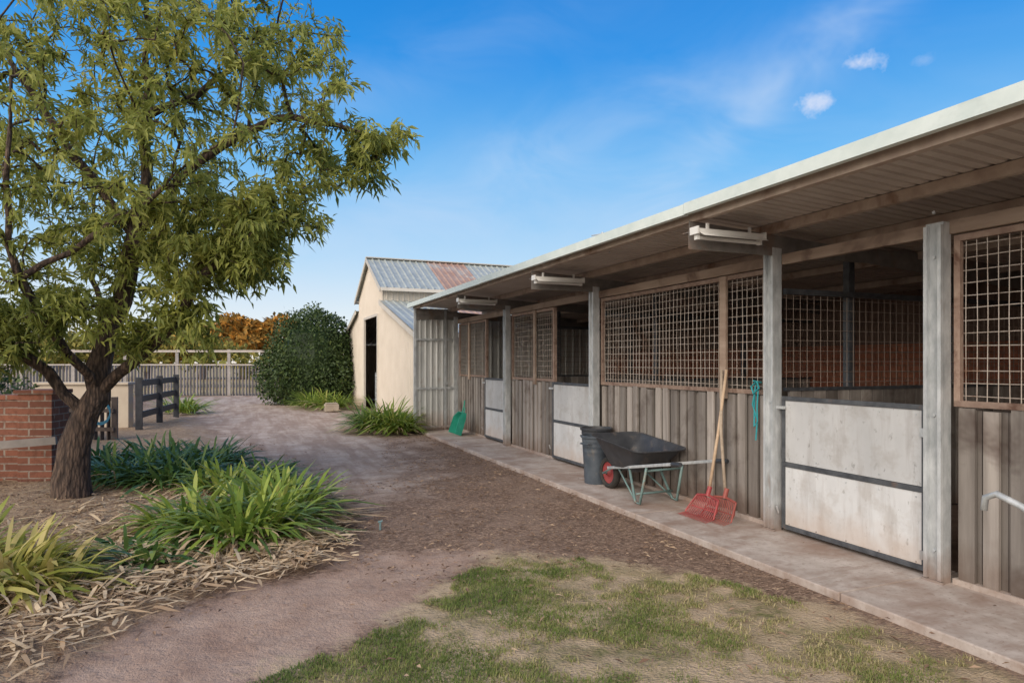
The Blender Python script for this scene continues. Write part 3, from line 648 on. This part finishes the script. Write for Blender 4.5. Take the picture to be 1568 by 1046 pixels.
    def mk(c,d,r,n):
        d=d/max(np.linalg.norm(d),1e-6); a=np.array([0,0,1.0]) if abs(d[2])<.8 else np.array([1.0,0,0]); x=np.cross(d,a);x/=np.linalg.norm(x);y=np.cross(d,x)
        s=len(V)
        for j in range(n): 
            an=2*math.pi*j/n; rr=r*(1+.10*math.sin(3*an+c[2]*5)*(r>.05)); V.append(c+(x*math.cos(an)+y*math.sin(an))*rr)
        return s,n
    for i in range(1,N):
        p=par[i]; d=buf[i]-buf[p]; n=12 if rad[i]>.05 else (7 if rad[i]>.018 else 4)
        e1=mk(buf[i],d,rad[i],n)
        e0=None
        if main.get(p)==i and p in ring and ring[p][1]==n:
            a0=np.array(V[ring[p][0]])-buf[p]; a1=np.array(V[e1[0]])-buf[i]
            if a0@a1>.7*np.linalg.norm(a0)*np.linalg.norm(a1): e0=ring[p]
        if e0 is None: e0=mk(buf[p],d,(rad[p] if main.get(p)==i else rad[i]*1.15),n)
        for j in range(n): Fc.append([e0[0]+j,e0[0]+(j+1)%n,e1[0]+(j+1)%n,e1[0]+j])
        ring[i]=e1
    make('trunk_and_branches',V,Fc,barkm,e,smooth=True)
    C=[];D=[];NN=[];Ls=[];Rn=[]
    for t in tips:
        c=buf[t]; ax=c-buf[par[t]]; ax=ax/np.linalg.norm(ax); n=int(rng.integers(16,32)); tone=rng.random()
        s=rng.random(n)**.7; base=c-ax*(s*.24)[:,None]+rng.normal(0,.03,(n,3))
        dr=rng.normal(0,.75,(n,3))+ax*.55+np.array([0,0,-.40]); dr=unit(dr)
        C.append(base);D.append(dr);NN.append(unit(rng.normal(0,.5,(n,3))+np.array([-.5,-.5,1.0]))); Ls.append(rng.uniform(.07,.15,n)); 
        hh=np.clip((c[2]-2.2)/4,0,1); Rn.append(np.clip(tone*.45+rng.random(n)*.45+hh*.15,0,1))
    C=np.vstack(C);D=np.vstack(D);NN=np.vstack(NN);Ls=np.concatenate(Ls);Rn=np.concatenate(Rn)
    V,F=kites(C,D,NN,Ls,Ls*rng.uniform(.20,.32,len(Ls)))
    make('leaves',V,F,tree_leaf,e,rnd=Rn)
tree()
# ------------------------------------------------------------ shrub + distant vegetation
def blobleaves(ells,n,size,jitter=.12,shell=.35):
    C=[];Nn=[]
    tot=sum(a[3]*a[4]+a[4]*a[5]+a[3]*a[5] for a in ells)
    for (x,y,z,rx,ry,rz_) in ells:
        k=int(n*(rx*ry+ry*rz_+rx*rz_)/tot); v=unit(rng.normal(0,1,(k,3))); rr=1-shell*rng.random(k)**1.6
        bumpy=np.array([1+.16*mnoise.noise(Vector(q)*2.3+Vector((x,y,z)))+.10*mnoise.noise(Vector(q)*6+Vector((y,x,z))) for q in v])
        p=v*(rr*bumpy)[:,None]*np.array([rx,ry,rz_])+np.array([x,y,z]); C.append(p); Nn.append(v)
    C=np.vstack(C);Nn=np.vstack(Nn);k=len(C); keep=C[:,2]>.02; C=C[keep];Nn=Nn[keep];k=len(C)
    d=unit(Nn*.5+rng.normal(0,.7,(k,3))+np.array([0,0,.15])); nn=unit(Nn+rng.normal(0,.4,(k,3)))
    L=size*rng.uniform(.6,1.4,k); return kites(C,d,nn,L,L*.5)
e=empty('shrub',(2.4,25,0))
V,F=blobleaves([(2.30,24.9,1.6,1.6,1.4,1.95),(2.75,24.5,.9,1.15,1.2,.95),(1.65,25.0,1.0,1.3,1.2,1.15),(2.6,25.2,2.4,1.1,.9,1.05),(3.2,25.0,1.3,.7,.9,1.3)],27000,.12)
make('leaves',V,F,shrubm,e)
mb=MB()
for k in range(7):
    a=k*.9; mb.tube([(2.35,25,0),(2.35+.4*math.cos(a),25+.4*math.sin(a),.9),(2.35+.8*math.cos(a),25+.8*math.sin(a),2.2)],[.07,.05,.02],7)
mb.make('stems',barkm,e)
mb=MB(); mb.lathe((2.30,24.9,.05),[(1.0,0),(1.1,.7),(1.15,1.6),(.8,2.5),(.01,2.9)],12); mb.make('inner_foliage',shrubm,e)
e=empty('hedge',(-5,13,0)); V,F=blobleaves([(-4.2,13.2,.7,1.0,.7,.75),(-5.4,13.6,.8,1.1,.8,.85),(-6.8,14.0,.8,1.2,.8,.9)],7000,.11); make('leaves',V,F,shrubm,e)
def lumps(cx,cy,h,r,n):
    out=[]
    for i in range(n):
        a=rng.uniform(0,6.28); q=rng.random()**.5*r; z=h*(.35+.55*rng.random()*(1-q/r*.6)); s=r*rng.uniform(.3,.55); out.append((cx+q*math.cos(a),cy+q*math.sin(a),z,s,s,s*.55))
    return out
PN=[(-3.5,66,7.0,3.2,16),(0,65,7.4,2.6,14),(3.0,64,6.8,2.4,12),(-8,67,6.4,3.2,12)]
V,F=blobleaves(sum([lumps(*a) for a in PN],[]),24000,.5); 
e=empty('pine_tree_row',(-3,66,0)); make('foliage',V,F,pinem,e)
mb=MB(); 
for a in PN: mb.tube([(a[0],a[1],0),(a[0]+.2,a[1],2.5),(a[0],a[1],5)],[.35,.28,.1],8)
mb.make('trunks',barkm,e)
BS=[(-4.0,45,4.3,2.0,14),(-1.6,44,3.8,1.6,12),(-7.5,46,4.8,2.6,14),(.9,42,2.8,1.4,9),(-12,46,4.8,3.2,14),(-18,47,5.0,4,14),(4,46,2.6,2.2,9),(16,70,5,4,8),(30,75,5,5,8),(-32,50,6,6,12)]
V,F=blobleaves(sum([lumps(*a) for a in BS],[]),34000,.32)
make('distant_shrubs',V,F,bushfar)
# ------------------------------------------------------------ wheelbarrow
def roundrect(hx,hy,r,n=5):
    out=[]
    for (cx,cy,a0) in ((hx-r,hy-r,0),(-hx+r,hy-r,90),(-hx+r,-hy+r,180),(hx-r,-hy+r,270)):
        for i in range(n+1): a=math.radians(a0+90*i/n); out.append((cx+r*math.cos(a),cy+r*math.sin(a)))
    return out
def wheelbarrow(name,ox,oy,ang,mtray,mgrip,lift=0,curl=False):
    e=empty(name,(ox,oy,.04)); ca,sa=math.cos(ang),math.sin(ang)
    T=lambda x,y,z:(ox+ca*x-sa*y,oy+sa*x+ca*y,.04+z)
    tr=MB()
    def ring(cx,hx,hy,r,z,tilt): return [T(cx+px,py,z+tilt*px) for px,py in roundrect(hx,hy,r)]
    specs=[(.12,.20,.15,.06,.30,.02),(.12,.26,.19,.08,.33,.03),(.10,.36,.25,.10,.46,.07),(.08,.46,.315,.12,.60,.10),(.08,.485,.34,.13,.605,.10),(.08,.485,.34,.13,.595,.10),(.08,.452,.307,.12,.588,.10),(.10,.35,.24,.10,.455,.07),(.12,.25,.18,.08,.345,.03)]
    vs=[];fs=[];n=24
    for sp in specs: vs+=ring(*sp)
    for i in range(len(specs)-1):
        for j in range(n): fs.append((i*n+j,i*n+(j+1)%n,(i+1)*n+(j+1)%n,(i+1)*n+j))
    fs.append(tuple(range(n))); fs.append(tuple((len(specs)-1)*n+j for j in range(n)))
    tr.add(vs,fs,r=.5); o=tr.make('tray',mtray,e); set_autosmooth(o,50)
    h=MB()
    if not curl:
        for s in (1,-1): h.beam(T(.50,s*.10,.26),T(-.10,s*.20,.36),.035,.03); h.beam(T(-.10,s*.20,.36),T(-.86,s*.265,.50+lift),.035,.03)
    else:
        for s in (1,-1): h.tube([T(.50,s*.10,.26),T(-.10,s*.20,.36),T(-.60,s*.25,.50+lift*.5),T(-.86,s*.265,.56+lift),T(-.98,s*.27,.60+lift),T(-1.04,s*.27,.57+lift),T(-1.05,s*.27,.50+lift)],.018,10)
    h.make('handles',galv,e,bevel=0 if curl else .004,smooth=curl)
    if not curl:
        g=MB()
        for s in (1,-1): g.tube([T(-.86,s*.265,.50+lift),T(-1.0,s*.28,.515+lift)],.022,10)
        g.make('grips',mgrip,e)
    l=MB()
    for s in (1,-1):
        l.tube([T(-.05,s*.19,.34),T(-.22,s*.235,.02),T(-.30,s*.235,.012),T(-.40,s*.225,.40)],.014,8)
        l.tube([T(-.22,s*.235,.03),T(.25,s*.14,.31)],.010,8)
        l.tube([T(.62,s*.09,.18),T(.36,s*.12,.29)],.012,8)
    l.tube([T(-.23,-.23,.10),T(-.23,.23,.10)],.012,8); l.tube([T(-.38,-.22,.36),T(-.38,.22,.36)],.012,8); l.tube([T(.62,-.10,.18),T(.62,.10,.18)],.012,8)
    l.tube([T(-.05,-.19,.33),T(-.05,.19,.33)],.012,8)
    l.make('legs',tealst if not curl else darksteel,e,smooth=True)
    w=MB(); c=Vector(T(.62,0,.18)); ax=(Vector((ca,sa,0)),Vector((0,0,1)),Vector((-sa,ca,0)))
    prof=[(.125,-.035),(.155,-.045),(.178,-.03),(.182,0),(.178,.03),(.155,.045),(.125,.035),(.125,-.035)]
    w.lathe(c,prof,28,0,ax=ax); w.lathe(c,[(.02,-.05),(.035,-.04),(.05,-.015),(.125,-.02),(.125,.02),(.05,.015),(.035,.04),(.02,.05)],28,1,ax=ax)
    o=w.make('wheel',[rubber,redpl],e); set_autosmooth(o,50)
wheelbarrow('wheelbarrow',3.98,6.0,math.radians(92),blackpl,blackpl)
wheelbarrow('wheelbarrow',3.90,1.24,math.radians(-95),blackpl,galv,.16,True)
# ------------------------------------------------------------ bins
def bin_(x,y,r,h,mat,tilt=0):
    e=empty('bucket',(x,y,.04)); b=MB(); r0=r*.80
    prof=[(.001,0),(r0,0),(r0+.004,.015)]
    for i in range(1,9):
        t=i/9; rr=r0+(r-r0)*t; prof+=[(rr,h*t-.012),(rr+.004,h*t),(rr+.001,h*t+.012)] if i in (6,7,8) else [(rr,h*t)]
    prof+=[(r+.002,h-.03),(r+.016,h-.028),(r+.018,h-.006),(r+.010,h),(r-.004,h),(r-.008,h-.02),(r0-.004,.02),(.001,.02)]
    b.lathe((x,y,.04),prof,32,0,.5); 
    for a in (math.radians(200),math.radians(20)):
        c=Vector((x+math.cos(a)*(r+.008),y+math.sin(a)*(r+.008),.04+h-.09)); t=Vector((-math.sin(a),math.cos(a),0)); o=Vector((math.cos(a),math.sin(a),0))
        b.tube([c-t*.07,c-t*.06+o*.035,c+t*.06+o*.035,c+t*.07],.010,8)
    o=b.make('shell',mat,e); set_autosmooth(o,35)
bin_(3.96,6.96,.165,.58,bluegrey); bin_(4.13,7.24,.19,.64,blackpl)
# ------------------------------------------------------------ rakes
def rake(y,topy,mat,hm,xb=4.02):
    e=empty('stable_rake',(xb,y,.04)); m=MB()
    m.tube([(xb+.06,y+.02,.26),(4.2,(y+topy)/2+.01,.85),(4.30,topy,1.43)],[.016,.015,.014],10); m.make('handle',hm,e,smooth=True)
    h=MB(); B=Vector((xb+.05,y,.28)); 
    h.tube([B+Vector((.01,0,.05)),B+Vector((-.02,0,-.04))],.022,10)
    h.tube([B+Vector((-.02,-.15,-.05)),B+Vector((-.01,0,-.03)),B+Vector((-.02,.15,-.05))],.012,8)
    for i in range(15):
        s=(i-7)/7; p=B+Vector((-.02,s*.15,-.05))
        h.tube([p,p+Vector((-.04,s*.03,-.10)),p+Vector((-.10,s*.045,-.165)),p+Vector((-.19,s*.05,-.18))],[.0055,.005,.0045,.003],6)
    h.tube([B+Vector((-.065,-.18,-.155)),B+Vector((-.065,0,-.155)),B+Vector((-.065,.18,-.155))],.006,6)
    for s in (1,-1): h.tube([B+Vector((-.02,s*.155,-.05)),B+Vector((-.12,s*.205,-.21))],.008,6)
    h.make('head',mat,e)
rake(5.0,5.03,redpl,handlew); 
rake(4.86,5.10,M('rusty_red_steel',(.22,.05,.04),(.34,.10,.08),rough=.6,bmp=.1),M('grey_handle_wood',(.36,.29,.22),(.48,.40,.32),scale=20),4.10)
def scoop(x,y):
    e=empty('manure_scoop',(x,y,.04)); b=MB()
    def T(a,bb,c): return (x-.02+bb*.30+c*-.855, y+a, .045+bb*.95+c*.28)
    pr=[(.22,0,0),(.22,.10,0),(.20,.34,0),(.14,.46,0)]
    vs=[];fs=[]
    for (w_,hh,_) in pr:
        for q in [(-w_,hh,.16 if hh<.4 else .10),(-w_*.96,hh,0),(w_*.96,hh,0),(w_,hh,.16 if hh<.4 else .10)]: vs.append(T(*q))
    for i in range(3):
        for j in range(3): fs.append((i*4+j,i*4+j+1,(i+1)*4+j+1,(i+1)*4+j))
    fs.append((12,13,14,15)); b.add(vs,fs,r=.5)
    o=b.make('pan',tealpl,e); so=o.modifiers.new('s','SOLIDIFY'); so.thickness=.012
    h=MB(); h.tube([T(-.05,.46,.03),T(-.05,.56,.04),T(.05,.56,.04),T(.05,.46,.03)],.012,8); h.tube([T(0,.40,.05),T(.0,.62,.06),T(.0,.70,.08)],.014,8); h.make('handle',tealpl,e)
scoop(4.02,12.6)
def halter():
    e=empty('halter',(4.28,4.62,1.3)); b=MB(); c=(4.30,4.63)
    b.tube([(c[0],c[1],1.33),(c[0]-.02,c[1]-.05,1.27),(c[0]-.02,c[1]+.02,1.22),(c[0],c[1]+.07,1.28),(c[0],c[1],1.33)],.009,6)
    b.tube([(c[0],c[1]+.01,1.30),(c[0]-.02,c[1]+.03,1.12),(c[0]-.01,c[1]-.02,.98),(c[0]-.02,c[1]-.01,.80)],.007,6)
    b.tube([(c[0],c[1]-.02,1.28),(c[0]-.025,c[1]-.03,1.10),(c[0]-.02,c[1]-.03,.97),(c[0]-.02,c[1]+.01,.92),(c[0],c[1]+.03,1.10),(c[0],c[1]+.02,1.28)],.007,6)
    b.tube([(c[0]-.04,c[1],1.335),(c[0]+.05,c[1],1.32)],.008,6); b.make('webbing',rope,e)
halter()
mb=MB(); mb.tube([(1.15,5.95,-.02),(1.15,5.95,.05)],.010,8); mb.tube([(1.13,5.95,.052),(1.17,5.95,.06)],.009,8); mb.make('garden_tap_stub',M('faded_teal',(.12,.22,.24),(.18,.28,.30)),loc=(1.15,5.95,0))
mb=MB()
for k in range(3): mb.tube([(-2.45+.16*math.cos(a),14.05,.55+.2*math.sin(a)+.02*k) for a in np.linspace(0,6.28,17)],.012,6)
mb.make('garden_hose',M('blue_hose',(.03,.16,.26),(.05,.22,.34)),loc=(-2.45,14,0))
mb=MB(); mb.box((2.3,20.6,0),(2.72,20.95,.22)); mb.box((2.33,20.63,.221),(2.69,20.92,.26)); mb.make('limestone_block',M('limestone',(.32,.27,.21),(.42,.36,.29),rough=.9),loc=(2.5,20.8,0),bevel=.02)
# ------------------------------------------------------------ world
W=bpy.data.worlds.new('World'); S.world=W; W.use_nodes=True; t=NT(W.node_tree)
bg=W.node_tree.nodes['Background']
sun_el=math.radians(32); sun_dir=Vector((-.80,-.60,0)).normalized()*math.cos(sun_el)+Vector((0,0,math.sin(sun_el)))
sky=t.n('ShaderNodeTexSky',sky_type='NISHITA'); sky.sun_disc=False; sky.sun_elevation=sun_el; sky.sun_rotation=math.atan2(sun_dir.x,sun_dir.y); sky.altitude=0; sky.dust_density=.6; sky.ozone_density=2.0
tc=t.n('ShaderNodeTexCoord'); g=tc.outputs['Generated']; sp=t.n('ShaderNodeSeparateXYZ'); t.set(sp.inputs[0],g)
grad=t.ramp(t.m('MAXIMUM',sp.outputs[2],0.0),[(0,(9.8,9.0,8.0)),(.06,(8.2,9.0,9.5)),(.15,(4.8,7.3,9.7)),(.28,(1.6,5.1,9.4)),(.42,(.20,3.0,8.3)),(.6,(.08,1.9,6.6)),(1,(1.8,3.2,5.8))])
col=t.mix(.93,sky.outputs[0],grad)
ws=t.step(t.dot(g,(-.80,-.60,.05)),.0,.95); col=t.mix(t.m('MULTIPLY',ws,.92),col,(17,15,12.6))  # warm bright western sky behind the camera, added as fill light
def dirv(lat,up): 
    v=Vector((lat*CT+ST,-lat*ST+CT,up)); return v.normalized()
cn=t.noise(t.mapv(g,(2.2,2.2,4.5)),2.2,4,.6,.6); cn2=t.noise(g,22,4,.7)
def band(a,b,w_,amp,lim=None):
    n=a.cross(b).normalized(); d=t.m('DIVIDE',t.dot(g,tuple(n)),w_); f=t.m('POWER',2.718,t.m('MULTIPLY',t.m('MULTIPLY',d,d),-1.0))
    if lim:
        c,wd=lim; dd=t.m('SUBTRACT',1.0,t.dot(g,tuple(c))); f=t.m('MULTIPLY',f,t.m('POWER',2.718,t.m('DIVIDE',t.m('MULTIPLY',dd,-1.0),wd)))
    return t.m('MULTIPLY',f,amp)
b1=band(dirv(.24,.27),dirv(.50,.50),.035,.42,(dirv(.40,.38),.045))
b2=band(dirv(-.2,.22),dirv(.30,.42),.06,.28,(dirv(.08,.34),.10))
b3=band(dirv(-.6,.10),dirv(.5,.30),.10,.20,(dirv(0,.2),.4))
b4=band(dirv(-.35,.38),dirv(.0,.50),.05,.16,(dirv(-.15,.45),.06))
cl=t.m('ADD',t.m('ADD',b1,b4),t.m('ADD',b2,b3)); cl=t.m('MULTIPLY',cl,t.step(cn,.30,.68))
col=t.mix(t.m('MULTIPLY',cl,1.0,clamp=True),col,(6.4,7.6,9.4))
def puff(d,w_,amp,sq=1.0):
    v=t.n('ShaderNodeVectorMath',operation='SUBTRACT'); t.set(v.inputs[0],g); v.inputs[1].default_value=tuple(d)
    mv=t.mapv(v.outputs[0],(1,1,sq)); ln=t.n('ShaderNodeVectorMath',operation='LENGTH'); t.set(ln.inputs[0],mv)
    return t.m('MULTIPLY',t.m('SUBTRACT',t.m('ADD',1.0,t.m('MULTIPLY',t.m('SUBTRACT',cn2,.5),3.6)),t.m('DIVIDE',ln.outputs['Value'],w_),clamp=True),amp)
pf=t.m('ADD',puff(dirv(.474,.397),.024,.65,1.6),puff(dirv(.53,.460),.026,.6,2.4),clamp=True); pf=t.m('ADD',pf,puff(dirv(.63,.462),.012,.15,2),clamp=True)
col=t.mix(pf,col,(8.0,8.3,9.6))
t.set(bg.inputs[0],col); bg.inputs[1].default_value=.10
L=bpy.data.lights.new('sun','SUN'); L.energy=2.6; L.angle=math.radians(50); L.color=(1.0,.89,.77)
so=bpy.data.objects.new('sun',L); S.collection.objects.link(so); so.rotation_euler=(-sun_dir).to_track_quat('-Z','Y').to_euler()
# ------------------------------------------------------------ camera
c=bpy.data.cameras.new('camera'); co=bpy.data.objects.new('camera',c); S.collection.objects.link(co)
co.location=(0,0,1.5); co.rotation_euler=(math.radians(90),0,-TH); c.sensor_width=36; c.lens=1000/1568*36; c.shift_y=.0206; c.clip_end=4000; c.clip_start=.05
S.camera=co
S.view_settings.view_transform='Standard'; S.view_settings.look='None'; S.view_settings.exposure=0
